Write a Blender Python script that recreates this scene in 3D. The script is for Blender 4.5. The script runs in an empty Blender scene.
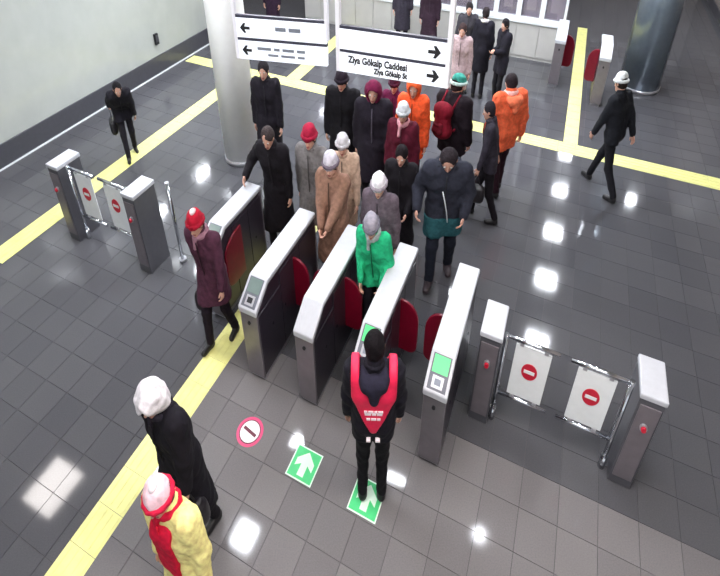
import bpy, bmesh, math, random
import numpy as np

# ------------------------------------------------------------------ camera, world, exposure
scene = bpy.context.scene
col = scene.collection
CAM_H, PITCH, FPX = 4.3, math.radians(38.0), 621.0
cam_d = bpy.data.cameras.new('camera'); cam = bpy.data.objects.new('camera', cam_d); col.objects.link(cam)
cam.location = (0, 0, CAM_H); cam.rotation_euler = (math.pi/2 - PITCH, 0, 0)
cam_d.sensor_width = 36.0; cam_d.lens = FPX/720*36; cam_d.clip_start = .05; cam_d.clip_end = 200
scene.camera = cam
w = bpy.data.worlds.new('world'); scene.world = w; w.use_nodes = True
w.node_tree.nodes['Background'].inputs['Color'].default_value = (.72, .76, .80, 1)
w.node_tree.nodes['Background'].inputs['Strength'].default_value = 1.15
vs = scene.view_settings
vs.view_transform = 'Standard'; vs.look = 'None'; vs.gamma = 1; vs.use_curve_mapping = False; vs.exposure = 0.0
LAMP_NEAR, LAMP_FAR = 27.0, 110.0
CEIL = 4.6
random.seed(7); rng = np.random.default_rng(7)

# ------------------------------------------------------------------ the station's floor grid
# a runs along the row of turnstiles, b through the lanes (metres).  The station's two floor axes are
# not square to each other in this footage (it is narrower than tall), so the grid is given by its axes.
K = .703
TH = math.radians(24)
AX = np.array([K*math.cos(TH), -math.sin(TH), 0.0]); BX = np.array([K*math.sin(TH), math.cos(TH), 0.0])
def S(a, b, z=0.0): return AX*a + BX*b + np.array([0, 0, z])
def px(u, v, z=0.0):                      # the point at height z seen at photo pixel (u, v)
    d = np.array([(u-360)/FPX, math.cos(PITCH) + math.sin(PITCH)*(288-v)/FPX, -math.sin(PITCH) + math.cos(PITCH)*(288-v)/FPX])
    return np.array([0, 0, CAM_H]) + d*((z-CAM_H)/d[2])

# ------------------------------------------------------------------ materials
def lin(c): return tuple(((x/255)/12.92 if x/255 <= .04045 else ((x/255+.055)/1.055)**2.4) for x in c)
MATS = {}
def mat(name, rgb, rough=.6, metal=0., emis=None, es=0., var=.12, scale=14., bump=0., spec=.5, trans=0., alpha=1.):
    if name in MATS: return MATS[name]
    m = bpy.data.materials.new(name); m.use_nodes = True; nt = m.node_tree; b = nt.nodes['Principled BSDF']
    c = lin(rgb)
    tc = nt.nodes.new('ShaderNodeNewGeometry'); nz = nt.nodes.new('ShaderNodeTexNoise')
    nz.inputs['Scale'].default_value = scale; nz.inputs['Detail'].default_value = 4
    nt.links.new(tc.outputs['Position'], nz.inputs['Vector'])
    rp = nt.nodes.new('ShaderNodeValToRGB')
    rp.color_ramp.elements[0].position = .3; rp.color_ramp.elements[1].position = .7
    rp.color_ramp.elements[0].color = (*[x*(1-var) for x in c], 1); rp.color_ramp.elements[1].color = (*[min(1, x*(1+var)) for x in c], 1)
    nt.links.new(nz.outputs['Fac'], rp.inputs['Fac']); nt.links.new(rp.outputs['Color'], b.inputs['Base Color'])
    b.inputs['Roughness'].default_value = rough; b.inputs['Metallic'].default_value = metal
    b.inputs['Specular IOR Level'].default_value = spec
    b.inputs['Transmission Weight'].default_value = trans; b.inputs['Alpha'].default_value = alpha
    if emis: b.inputs['Emission Color'].default_value = (*lin(emis), 1); b.inputs['Emission Strength'].default_value = es
    if bump:
        bp = nt.nodes.new('ShaderNodeBump'); bp.inputs['Strength'].default_value = bump; bp.inputs['Distance'].default_value = .02
        nt.links.new(nz.outputs['Fac'], bp.inputs['Height']); nt.links.new(bp.outputs['Normal'], b.inputs['Normal'])
    MATS[name] = m
    return m
def fabric(rgb): return mat('fabric_%d_%d_%d' % rgb, rgb, rough=.88, var=.22, scale=30, bump=.25, spec=.25)
def leather(rgb): return mat('leather_%d_%d_%d' % rgb, rgb, rough=.45, var=.15, scale=40, bump=.1)

def floor_material():
    m = bpy.data.materials.new('polished_granite_tile'); m.use_nodes = True; nt = m.node_tree; b = nt.nodes['Principled BSDF']
    N = nt.nodes.new; L = nt.links.new
    g = N('ShaderNodeNewGeometry')
    M = np.linalg.inv(np.array([[AX[0], BX[0]], [AX[1], BX[1]]]))/TILE
    comb = N('ShaderNodeCombineXYZ')
    for k, off in ((0, TILE_A0), (1, TILE_B0)):
        d = N('ShaderNodeVectorMath'); d.operation = 'DOT_PRODUCT'; d.inputs[1].default_value = (M[k, 0], M[k, 1], 0); L(g.outputs['Position'], d.inputs[0])
        s = N('ShaderNodeMath'); s.operation = 'SUBTRACT'; s.inputs[1].default_value = off/TILE; L(d.outputs['Value'], s.inputs[0])
        f = N('ShaderNodeMath'); f.operation = 'FLOOR'; L(s.outputs[0], f.inputs[0]); L(f.outputs[0], comb.inputs[k])
    wn = N('ShaderNodeTexWhiteNoise'); wn.noise_dimensions = '3D'; L(comb.outputs[0], wn.inputs['Vector'])
    sp = N('ShaderNodeTexNoise'); sp.inputs['Scale'].default_value = 90; sp.inputs['Detail'].default_value = 3; L(g.outputs['Position'], sp.inputs['Vector'])
    bl = N('ShaderNodeTexNoise'); bl.inputs['Scale'].default_value = 1.3; bl.inputs['Detail'].default_value = 3; L(g.outputs['Position'], bl.inputs['Vector'])
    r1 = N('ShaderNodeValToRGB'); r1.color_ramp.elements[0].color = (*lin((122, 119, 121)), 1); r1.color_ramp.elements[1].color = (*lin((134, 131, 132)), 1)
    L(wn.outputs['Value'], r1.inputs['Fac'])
    # paler tile tone before the gate row, right of the strip; darker tone elsewhere
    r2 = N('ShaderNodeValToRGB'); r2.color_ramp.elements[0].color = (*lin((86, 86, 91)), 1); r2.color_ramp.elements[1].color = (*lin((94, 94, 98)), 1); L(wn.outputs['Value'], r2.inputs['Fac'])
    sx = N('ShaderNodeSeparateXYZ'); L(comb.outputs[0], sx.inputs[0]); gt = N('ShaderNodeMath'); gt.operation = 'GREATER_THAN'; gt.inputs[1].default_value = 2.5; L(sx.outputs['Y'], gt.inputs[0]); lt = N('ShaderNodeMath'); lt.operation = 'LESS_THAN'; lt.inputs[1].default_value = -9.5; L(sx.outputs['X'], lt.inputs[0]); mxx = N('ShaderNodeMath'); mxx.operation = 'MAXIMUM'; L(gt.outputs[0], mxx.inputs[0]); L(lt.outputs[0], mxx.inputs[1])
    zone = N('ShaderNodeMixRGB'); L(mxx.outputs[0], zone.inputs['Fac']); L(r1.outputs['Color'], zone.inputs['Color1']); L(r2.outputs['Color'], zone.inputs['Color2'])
    b.inputs['Specular IOR Level'].default_value = .32
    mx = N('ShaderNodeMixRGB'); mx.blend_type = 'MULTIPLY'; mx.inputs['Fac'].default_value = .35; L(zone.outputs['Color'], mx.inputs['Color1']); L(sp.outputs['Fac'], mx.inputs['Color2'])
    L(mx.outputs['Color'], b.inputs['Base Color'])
    mr = N('ShaderNodeMapRange'); mr.inputs['To Min'].default_value = .03; mr.inputs['To Max'].default_value = .11; L(bl.outputs['Fac'], mr.inputs['Value'])
    L(mr.outputs['Result'], b.inputs['Roughness'])
    return m

# ------------------------------------------------------------------ helpers
def tag(o, label=None, cat=None, group=None, kind=None):
    if label: o['label'] = label
    if cat: o['category'] = cat
    if group: o['group'] = group
    if kind: o['kind'] = kind
    return o
def link(name, me, m, parent=None, loc=None):
    o = bpy.data.objects.new(name, me); col.objects.link(o)
    if m is not None and me is not None and not me.materials: me.materials.append(m)
    if parent: o.parent = parent
    if loc is not None: o.location = tuple(float(x) for x in loc)
    return o
def empty(name, loc):
    o = bpy.data.objects.new(name, None); col.objects.link(o); o.location = tuple(float(x) for x in loc); o.empty_display_size = .1
    return o
class MB:
    """collects solids given in station coordinates (a, b, z)"""
    def __init__(self): self.v = []; self.f = []
    def add(self, verts, faces):
        n = len(self.v); self.v += [S(*p) for p in verts]; self.f += [tuple(n+i for i in f) for f in faces]; return self
    def box(self, a0, a1, b0, b1, z0, z1):
        return self.add([(a0,b0,z0),(a1,b0,z0),(a1,b1,z0),(a0,b1,z0),(a0,b0,z1),(a1,b0,z1),(a1,b1,z1),(a0,b1,z1)],
                        [(3,2,1,0),(4,5,6,7),(0,1,5,4),(1,2,6,5),(2,3,7,6),(3,0,4,7)])
    def prism_bz(self, prof, a0, a1):      # outline in (b, z), extruded along a
        n = len(prof)
        return self.add([(a0,p[0],p[1]) for p in prof]+[(a1,p[0],p[1]) for p in prof],
            [tuple(range(n))[::-1], tuple(range(n, 2*n))]+[(i,(i+1)%n,n+(i+1)%n,n+i) for i in range(n)])
    def prism_az(self, prof, b0, b1):
        n = len(prof)
        return self.add([(p[0],b0,p[1]) for p in prof]+[(p[0],b1,p[1]) for p in prof],
            [tuple(range(n)), tuple(range(n, 2*n))[::-1]]+[(i,n+i,n+(i+1)%n,(i+1)%n) for i in range(n)])
    def prism_ab(self, prof, z0, z1):
        n = len(prof)
        return self.add([(p[0],p[1],z0) for p in prof]+[(p[0],p[1],z1) for p in prof],
            [tuple(range(n))[::-1], tuple(range(n, 2*n))]+[(i,(i+1)%n,n+(i+1)%n,n+i) for i in range(n)])
    def cyl(self, p0, p1, r0, r1=None, n=14):
        r1 = r0 if r1 is None else r1; p0 = np.array(p0, float); p1 = np.array(p1, float); d = (p1-p0)/np.linalg.norm(p1-p0)
        u = np.cross(d, [0,0,1] if abs(d[2]) < .9 else [1,0,0]); u /= np.linalg.norm(u); q = np.cross(d, u)
        ring = lambda p, r: [tuple(p+r*(math.cos(t)*u+math.sin(t)*q)) for t in (2*math.pi*i/n for i in range(n))]
        return self.add(ring(p0, r0)+ring(p1, r1), [tuple(range(n))[::-1], tuple(range(n, 2*n))]+[(i,(i+1)%n,n+(i+1)%n,n+i) for i in range(n)])
    def mesh(self, bevel=0, origin=(0,0,0)):
        bm = bmesh.new(); o = np.array(origin, float)
        vs_ = [bm.verts.new(tuple(p-o)) for p in self.v]
        for f in self.f: bm.faces.new([vs_[i] for i in f])
        bmesh.ops.recalc_face_normals(bm, faces=bm.faces)
        if bevel:
            es = [e for e in bm.edges if len(e.link_faces) == 2 and e.calc_face_angle() > .6]
            bmesh.ops.bevel(bm, geom=es, offset=bevel, segments=2, profile=.5, affect='EDGES')
        me = bpy.data.meshes.new('m'); bm.to_mesh(me); bm.free()
        return me
    def build(self, name, m, parent=None, bevel=0, origin=None, smooth=False):
        if origin is None: origin = np.array(parent.location) if parent and parent.type == 'EMPTY' else (np.zeros(3) if parent else np.array(self.v).mean(0))
        me = self.mesh(bevel, origin)
        if smooth:
            me.polygons.foreach_set('use_smooth', [len(p.vertices) == 4 for p in me.polygons])
        return link(name, me, m, parent, None if parent else origin)
def struct(o, label=None):
    o['kind'] = 'structure'
    if label: o['label'] = label
    return o
def copy_tree(o, parent=None):
    c = o.copy(); col.objects.link(c); c.parent = parent
    for ch in list(o.children): copy_tree(ch, c)
    return c
def circle_pts(ca, cb, r, n=28, t0=0, t1=2*math.pi): return [(ca+r*math.cos(t0+(t1-t0)*i/n), cb+r*math.sin(t0+(t1-t0)*i/n)) for i in range(n)]
def text_mesh(body, size):
    cu = bpy.data.curves.new('t', 'FONT'); cu.body = body; cu.size = size; cu.align_x = 'CENTER'; cu.align_y = 'CENTER'; cu.extrude = 0.002; cu.offset = .0022; cu.resolution_u = 3
    ob = bpy.data.objects.new('t', cu); col.objects.link(ob); bpy.context.view_layer.update()
    dg = bpy.context.evaluated_depsgraph_get(); me = bpy.data.meshes.new_from_object(ob.evaluated_get(dg))
    bpy.data.objects.remove(ob)
    return me

STEEL = mat('brushed_steel', (176, 176, 182), rough=.38, metal=.55, var=.06, scale=60)
CHROME = mat('polished_steel_tube', (215, 218, 224), rough=.14, metal=1., var=.03)
LID = mat('pale_steel_lid', (188, 190, 197), rough=.38, metal=.0, var=.03, scale=30)
DARKP = mat('dark_side_panel', (46, 40, 50), rough=.32, var=.12)
ENDP = mat('grey_end_panel', (122, 116, 122), rough=.35, metal=.35, var=.06)
REDF = mat('red_flap', (112, 6, 34), rough=.35, var=.1)
REDS = mat('sign_red', (196, 22, 52), rough=.5, var=.06)
WHITEP = mat('white_panel', (232, 236, 238), rough=.45, var=.03)
BLACK = mat('black_print', (24, 24, 30), rough=.6, var=.05)
GREYT = mat('grey_print', (122, 128, 140), rough=.6, var=.05)
YEL = mat('yellow_tactile', (232, 230, 150), rough=.5, var=.1, scale=8, bump=.05)
GREEN = mat('green_sticker', (74, 208, 128), rough=.4, var=.06)
PALEG = mat('pale_green_print', (224, 250, 232), rough=.4, var=.03)

# ------------------------------------------------------------------ floor: slab, tiles
TILE, TILE_A0, TILE_B0 = .40, .08, 2.42
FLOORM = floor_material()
GROUT = mat('dark_grout', (80, 78, 82), rough=.8, var=.1)
slab = MB().box(-26, 7, -5, 34, -.12, -.006).build('floor', GROUT); struct(slab, 'grey polished granite tile floor of the station concourse')
FO = np.array(slab.location)
def tile_verts(a, b, g=.002, h=.006):
    a1, b1 = a+TILE-g, b+TILE-g; a0, b0 = a+g, b+g; c = .001
    bot = [(a0,b0,-h),(a1,b0,-h),(a1,b1,-h),(a0,b1,-h)]; top = [(a0+c,b0+c,0),(a1-c,b0+c,0),(a1-c,b1-c,0),(a0+c,b1-c,0)]
    return bot+top, [(0,1,5,4),(1,2,6,5),(2,3,7,6),(3,0,4,7),(4,5,6,7)]
cells = []
for i in range(-66, 18):
    for j in range(-19, 79):
        a, b = TILE_A0+i*TILE, TILE_B0+j*TILE
        p = S(a+TILE/2, b+TILE/2)
        dep = p[1]*math.cos(PITCH)+CAM_H*math.sin(PITCH)
        u = 360+FPX*p[0]/dep if dep > .5 else 9e9
        v = 288-FPX*(p[1]*math.sin(PITCH)-CAM_H*math.cos(PITCH))/dep if dep > .5 else 9e9
        inview = -30 < u < 750 and -20 < v < 610
        if a > -25.8 and a+TILE < 6.9: cells.append((not inview, dep, a, b))
cells.sort()
tv, tf = tile_verts(-TILE/2, -TILE/2)
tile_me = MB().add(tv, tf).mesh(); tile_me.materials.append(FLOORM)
for k, (_, _, a, b) in enumerate(cells[:300]):
    link('floor_tile', tile_me, None, slab, S(a+TILE/2, b+TILE/2)-FO)
rest = MB()
for (_, _, a, b) in cells[300:]:
    v_, f_ = tile_verts(a, b); rest.add(v_, f_)
def fast_mesh(V, F):
    V = np.asarray(V, np.float32); F = np.asarray(F, np.int32); me = bpy.data.meshes.new('m'); n = F.shape[1]
    me.vertices.add(len(V)); me.vertices.foreach_set('co', V.ravel())
    me.loops.add(F.size); me.loops.foreach_set('vertex_index', F.ravel())
    me.polygons.add(len(F)); me.polygons.foreach_set('loop_start', np.arange(0, F.size, n, dtype=np.int32)); me.polygons.foreach_set('loop_total', np.full(len(F), n, np.int32))
    me.polygons.foreach_set('use_smooth', np.zeros(len(F), bool)); me.update(calc_edges=True); return me
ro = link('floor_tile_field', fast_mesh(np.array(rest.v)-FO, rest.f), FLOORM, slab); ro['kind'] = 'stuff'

# ------------------------------------------------------------------ ceiling with lamps
ceil = MB().box(-26, 7, -5, 34, CEIL, CEIL+.15).build('ceiling', mat('ceiling_paint', (205, 206, 206), rough=.9, var=.03)); struct(ceil)
LENS = mat('hall_lamp_diffuser', (255, 255, 255), rough=.4, emis=(244, 248, 255), es=LAMP_FAR, var=0)
LENSN = mat('added_gate_lamp_diffuser', (255, 255, 255), rough=.4, emis=(255, 248, 244), es=LAMP_NEAR, var=0)
FRAMEM = mat('white_lamp_frame', (235, 235, 235), rough=.4, var=.02)
def lamp(a, b, sz, label):
    r = empty('ceiling_lamp', S(a, b, CEIL)); h = sz/2
    MB().box(a-h, a+h, b-h, b+h, CEIL-.03, CEIL-.01).build('diffuser', LENSN if sz > .8 else LENS, r)
    f = MB()
    for s in (-1, 1):
        f.box(a-h-.03, a+h+.03, b+s*(h+.015)-.015, b+s*(h+.015)+.015, CEIL-.05, CEIL); f.box(a+s*(h+.015)-.015, a+s*(h+.015)+.015, b-h, b+h, CEIL-.05, CEIL)
    f.build('frame', FRAMEM, r)
    tag(r, label, 'lamp', 'square lamps set in the concourse ceiling')
CL = 'one of the square white ceiling lamps out of view, many added to brighten the hall'
for (a, b, s) in [(1.0, 15.45, .6), (.95, 13.2, .6), (.92, 10.8, .6), (-9.6, 12.6, .6), (-10.4, 19.2, .7), (-4.4, 3.7, .45), (-4.2, 5.65, .4), (-1.75, 5.85, .45), (.27, 5.8, .22),
                  (-2.6, 1.3, .9), (-1.2, 2.2, .9), (.6, 2.6, .9), (2.0, 2.9, .9), (-1.0, .2, .9), (1.4, .9, .9), (-9.0, 2.6, .9),  # extra lamps added out of view to light the gate side and left wall
                  (-7.07, 9.66, .5), (-5.34, 9.6, .5), (-4.93, 8.16, .5), (-6.73, 8.23, .5), (-3.85, 10.67, .5), (-3.2, 9.44, .5), (-1.8, 11.2, .5), (-1.48, 8.91, .5), (-4.78, 12.05, .5), (-9.79, 8.88, .5), (-6.75, 4.1, .7), (1.05, 17.9, .5), (1.1, 20.5, .5), (3.6, 18.5, .5)]:  # mostly added to brighten the hall, set where their floor reflections stay hidden
    lamp(a, b, s, CL)

# ------------------------------------------------------------------ tactile strips
tile_cache = {}
def tactile(a0, a1, b0, b1, along, label):
    ca, cb = (a0+a1)/2, (b0+b1)/2
    r = empty('tactile_strip', S(ca, cb, 0)); L = (b1-b0) if along == 'b' else (a1-a0); wd = (a1-a0) if along == 'b' else (b1-b0)
    n = max(1, round(L/.36)); st = L/n
    m = MB(); g = .002
    if along == 'b':
        m.box(-wd/2, wd/2, -st/2+g, st/2-g, 0.0005, .004)
        for i in range(4): q = -wd/2+wd*(i+.5)/4; m.box(q-.017, q+.017, -st/2+.02, st/2-.02, .004, .008)
    else:
        m.box(-st/2+g, st/2-g, -wd/2, wd/2, 0.0005, .004)
        for i in range(4): q = -wd/2+wd*(i+.5)/4; m.box(-st/2+.02, st/2-.02, q-.017, q+.017, .004, .008)
    me = m.mesh(); me.materials.append(YEL)
    for i in range(n):
        off = -L/2+(i+.5)*st
        link('tactile_tile', me, None, r, (S(0, off) if along == 'b' else S(off, 0)))
    struct(r, label); r['category'] = 'floor strip'
tactile(-3.79, -3.43, .3, 10.0, 'b', 'yellow tactile strip running from bottom left between the turnstiles')
tactile(-8.33, -7.93, 3.0, 10.0, 'b', 'yellow tactile strip beyond the left fence leading to the white column')
tactile(-10.2, 4.0, 10.0, 10.4, 'a', 'long yellow tactile strip crossing the hall behind the crowd')
tactile(-6.9, -6.5, 10.4, 14.2, 'b', 'short yellow tactile strip branching away below the hanging sign')
tactile(.46, .76, 10.4, 17.5, 'b', 'yellow tactile strip running up to the far turnstiles at right')

# ------------------------------------------------------------------ walls and columns
WALLM = mat('polished_pale_stone', (180, 184, 180), rough=.16, var=.04, scale=3)
BASEM = mat('dark_stone_base', (74, 74, 80), rough=.3, var=.08)
WARM = mat('warm_grey_wall', (150, 140, 134), rough=.5, var=.06, scale=3)
struct(MB().box(-10.75, -10.35, -4, 11.6, .0, CEIL-.02).build('wall_left', WALLM), 'pale polished stone wall')
struct(MB().box(-10.35, -10.31, -4, 11.64, .0, .34).build('baseboard_left', BASEM, bevel=.006), 'dark grey skirting along the pale wall')
struct(MB().box(-10.31, -10.285, -4, 11.64, .0, .02).build('trim_1', WHITEP), 'thin white strip at the foot of the skirting')
struct(MB().box(-25, -10.75, 11.4, 11.8, .0, CEIL-.02).build('wall_far_left', mat('dark_wall_cladding', (96, 94, 98), rough=.4), bevel=0))
struct(MB().box(5.0, 5.3, -3, 33, .0, CEIL-.02).build('wall_right', WARM), 'warm grey wall at the right side of the hall')
struct(MB().box(4.96, 5.0, -3, 33, .0, .2).build('baseboard_right', BASEM))
struct(MB().box(-25, 5, 24.0, 24.3, .0, CEIL-.02).build('wall_far', WARM))
# ticket hall wall with tall windows
KIOSK = mat('pale_grey_cladding', (190, 188, 184), rough=.35, var=.05, scale=4)
wb = struct(MB().box(-8.5, .03, 14.3, 14.55, .0, .72).build('wall_back', KIOSK), 'pale grey panelled wall below the far windows')
WO = np.array(wb.location)
n_p = 13; stp = 8.53/n_p
for i in range(n_p):
    MB().box(-8.5+i*stp+.008, -8.5+(i+1)*stp-.008, 14.275, 14.3, .06, .70).build('panel', KIOSK, wb, bevel=.006, origin=WO)
MB().box(-8.5, .05, 14.24, 14.58, .72, .76).build('window_ledge', WHITEP, wb, origin=WO)
struct(MB().box(-.22, .03, 14.55, 17.5, .0, CEIL-.02).build('wall_back_return', KIOSK))
GLASS = mat('window_glass', (150, 140, 155), rough=.06, var=.03, alpha=.45)
POST = mat('pale_poster', (205, 202, 190), rough=.6, var=.05, scale=2)
for i in range(n_p):
    a0, a1 = -8.5+i*stp, -8.5+(i+1)*stp
    wn = empty('window_%d' % (i+1), S((a0+a1)/2, 14.4, .76)); struct(wn)
    f = MB(); f.box(a0, a0+.07, 14.34, 14.48, .76, 3.0); f.box(a1-.07, a1, 14.34, 14.48, .76, 3.0); f.box(a0+.07, a1-.07, 14.34, 14.48, .76, .82); f.box(a0+.07, a1-.07, 14.34, 14.48, 2.94, 3.0)
    f.build('window_frame', WHITEP, wn)
    MB().box(a0+.07, a1-.07, 14.40, 14.412, .82, 2.94).build('pane', GLASS, wn)
    if i % 2 == 0 or i > 10: MB().box(a0+.2, a1-.2, 14.42, 14.43, .95, 2.3).build('poster', POST, wn)
struct(MB().box(-8.5, .03, 14.3, 14.55, 3.0, CEIL-.02).build('wall_back_upper', KIOSK))
# columns
def column(ca, cb, r, m, label, cat='column'):
    e = empty('column', S(ca, cb, 0)); q = MB(); q.prism_ab(circle_pts(ca, cb, r, 48), .0, CEIL-.01)
    q.build('shaft', m, e, smooth=True)
    b = MB(); b.prism_ab(circle_pts(ca, cb, r+.012, 48), .0, .07); b.build('base_ring', STEEL, e, smooth=True)
    tag(e, label, cat)
column(-5.93, 7.0, .36, mat('white_column', (244, 244, 242), rough=.4, var=.02), 'thick round white column behind the turnstiles at left')
column(2.15, 13.9, .5, mat('bluish_steel_cladding', (132, 144, 156), rough=.22, metal=.4, var=.05), 'bluish grey clad column at the far right')
for bb, lb in ((10.0, 'long wall lamp beside the dark corner of the pale wall'), (8.0, 'long wall lamp above the bent figure in black')):
    e = empty('wall_lamp', S(-10.35, bb, 2.55)); MB().box(-10.35, -10.29, bb-.28, bb+.28, 2.55, 2.72).build('lamp_back', FRAMEM, e, bevel=.006)
    MB().box(-10.29, -10.20, bb-.25, bb+.25, 2.57, 2.70).build('diffuser', LENS, e, bevel=.02); tag(e, lb, 'lamp')
# small dark box on the left wall
e = empty('wall_box', S(-10.32, 9.2, .55)); MB().box(-10.35, -10.28, 9.14, 9.26, .55, .75).build('box_body', BLACK, e, bevel=.008); MB().box(-10.28, -10.274, 9.155, 9.245, .6, .73).build('box_cover', BASEM, e)
tag(e, 'small dark box fixed to the pale wall', 'box')

# ------------------------------------------------------------------ turnstiles
HW = .125
def flap_profile(s):
    pts = [(0, .30), (.16, .30)]
    for i in range(9):
        t = -math.pi/2+math.pi/2*i/8; pts.append((.16+.09*math.cos(t), .39+.09*math.sin(t)))
    for i in range(11):
        t = math.pi/2*i/10; pts.append((.04+.21*math.cos(t), .66+.21*math.sin(t)))
    pts.append((0, .87))
    return [(s*(HW-.01+p[0]), p[1]) for p in pts]
DISP = {'green': mat('lit_green_display', (60, 160, 90), rough=.3, emis=(92, 232, 140), es=.75, var=.05),
        'grey': mat('unlit_grey_display', (112, 128, 124), rough=.15, var=.05)}
KEYP = mat('grey_keypad', (96, 98, 108), rough=.5, var=.1)
def turnstile(a, b, label, disp, length=1.5, group='turnstiles in the row', flaps=(-1, 1), fb=.86, swung=False):
    r = empty('turnstile', S(a, b, 0)); A = lambda x: a+x
    Bq = lambda y: b+y
    prof = [(0, .05), (0, .84), (.26, .985), (length, .985), (length, .05)]
    core = [(.02, .05), (.02, .845), (.265, .97), (length-.02, .97), (length-.02, .05)]
    MB().prism_bz([(Bq(p[0]), p[1]) for p in core], A(-HW+.012), A(HW-.012)).build('body', DARKP, r)
    MB().box(A(-HW+.02), A(HW-.02), Bq(.03), Bq(length-.03), 0, .05).build('plinth', STEEL, r)
    for s in (-1, 1):      # side panels: near, middle, far, with joints
        for (y0, y1, z0, z1) in ((.03, length*.35, .07, .78), (length*.35+.01, length*.68, .07, .92), (length*.68+.01, length-.03, .07, .92)):
            x0, x1 = sorted((s*(HW-.012), s*HW)); MB().box(A(x0), A(x1), Bq(y0), Bq(y1), z0, z1).build('side_panel', DARKP, r, bevel=.003)
        for y in (length*.2, length*.4, length*.8):
            x0, x1 = sorted((s*HW, s*(HW+.004))); MB().cyl((A(x0), Bq(y), .5), (A(x1), Bq(y), .5), .016, n=10).build('sensor_eye', BLACK, r)
        if s in flaps and swung: x0, x1 = sorted((s*(HW+.003), s*(HW+.033))); MB().prism_bz([(Bq(fb-abs(p[0])*1.6+HW*1.6), p[1]) for p in flap_profile(s)], A(x0), A(x1)).build('flap', REDF, r, bevel=.006)
        elif s in flaps: MB().prism_az([(A(p[0]), p[1]) for p in flap_profile(s)], Bq(fb), Bq(fb+.035)).build('flap', REDF, r, bevel=.006)
    en = MB().box(A(-HW), A(HW), Bq(-.006), Bq(.03), .05, .84).build('end_panel', ENDP, r, bevel=.006)
    MB().cyl((A(.0), Bq(-.006), .70), (A(.0), Bq(-.018), .70), .02, n=12).build('lock', BLACK, en, origin=np.array(r.location))
    MB().box(A(-HW), A(HW), Bq(length-.03), Bq(length+.006), .05, .97).build('end_panel', ENDP, r, bevel=.006)
    MB().box(A(-HW-.008), A(HW+.008), Bq(.26), Bq(length+.012), .97, 1.02).build('lid', LID, r, bevel=.012)
    sl = lambda y: .845+(y)*(1.02-.845-.008)/.27       # slope surface
    cp = [(-.02, .80), (-.02, .86), (.27, 1.02), (.27, .965)]
    con = MB().prism_bz([(Bq(p[0]), p[1]) for p in cp], A(-HW-.008), A(HW+.008)).build('console', LID, r, bevel=.01)
    def patch(x0, x1, y0, y1, h, name, m, parent=con):
        top = lambda y: .86+(y+.02)*(.16/.29)
        q = MB().add([(A(x0),Bq(y0),top(y0)-.005),(A(x1),Bq(y0),top(y0)-.005),(A(x1),Bq(y1),top(y1)-.005),(A(x0),Bq(y1),top(y1)-.005),
                      (A(x0),Bq(y0),top(y0)+h),(A(x1),Bq(y0),top(y0)+h),(A(x1),Bq(y1),top(y1)+h),(A(x0),Bq(y1),top(y1)+h)],
                     [(3,2,1,0),(4,5,6,7),(0,1,5,4),(1,2,6,5),(2,3,7,6),(3,0,4,7)])
        return q.build(name, m, parent, origin=np.array(r.location))
    if disp:
        patch(-.10, .10, .0, .255, .002, 'console_plate', KEYP)
        patch(-.085, .085, .12, .245, .005, 'display', DISP[disp])
        patch(-.06, .06, .015, .10, .005, 'card_reader', STEEL)
        patch(-.035, .035, .035, .08, .008, 'reader_symbol', BLACK if disp == 'grey' else GREYT)
    tag(r, label, 'turnstile', group)
    return r
turnstile(-3.975, 3.70, 'turnstile farthest left in the row, beside the black coated man', 'grey', flaps=(1,), length=1.15, fb=.55, swung=True)
turnstile(-2.935, 3.20, 'turnstile with an unlit grey display beside the yellow floor strip', 'grey')
turnstile(-2.15, 3.20, 'turnstile with a plain white sloping end and no display', None)
turnstile(-1.375, 3.20, 'turnstile with a green display directly in front of the guard', 'green', flaps=(1,))
turnstile(-.555, 3.20, 'turnstile with a lit green display at the right end of the row', 'green', flaps=(-1,))
turnstile(.0, 12.9, 'far turnstile left of the distant yellow strip', None, flaps=(1,), group='far turnstiles', length=.85, fb=.4)
turnstile(1.07, 12.3, 'far turnstile right of the distant yellow strip', None, flaps=(-1,), group='far turnstiles', length=.85, fb=.4)

# ------------------------------------------------------------------ gate pillars and swing gate leaves
def pillar(a0, a1, b0, b1, s, label):
    ca, cb = (a0+a1)/2, (b0+b1)/2; r = empty('gate_pillar', S(ca, cb, 0))
    MB().box(a0+.01, a1-.01, b0+.01, b1-.01, .0, .97).build('body', mat('pillar_grey', (92, 92, 98), rough=.3, metal=.3, var=.06), r, bevel=.006)
    MB().box(a0, a1, b0, b1, .97, 1.02).build('lid', LID, r, bevel=.01)
    MB().box(a0+.03, a1-.03, b0-.002, b0+.01, .1, .92).build('front_panel', ENDP, r, bevel=.003)
    q = MB().cyl((ca+s*.02, b0-.002, .72), (ca+s*.02, b0-.025, .72), .035, n=16).build('button_mount', STEEL, r)
    MB().cyl((ca+s*.02, b0-.025, .72), (ca+s*.02, b0-.045, .72), .026, .022, n=16).build('red_button', REDS, q, origin=np.array(r.location))['label'] = 'round red push button'
    tag(r, label, 'pillar', 'gate pillars')
def noentry(ca, bf, cz, r, parent):
    o = np.array(parent.location)
    d = MB().prism_az([(ca+p[0], cz+p[1]) for p in circle_pts(0, 0, r, 32)], bf-.006, bf).build('no_entry_disc', REDS, parent); d['label'] = 'red no entry disc with white bar'
    MB().box(ca-r*.68, ca+r*.68, bf-.009, bf-.006, cz-r*.2, cz+r*.2).build('white_bar', WHITEP, d, origin=o)
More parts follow.
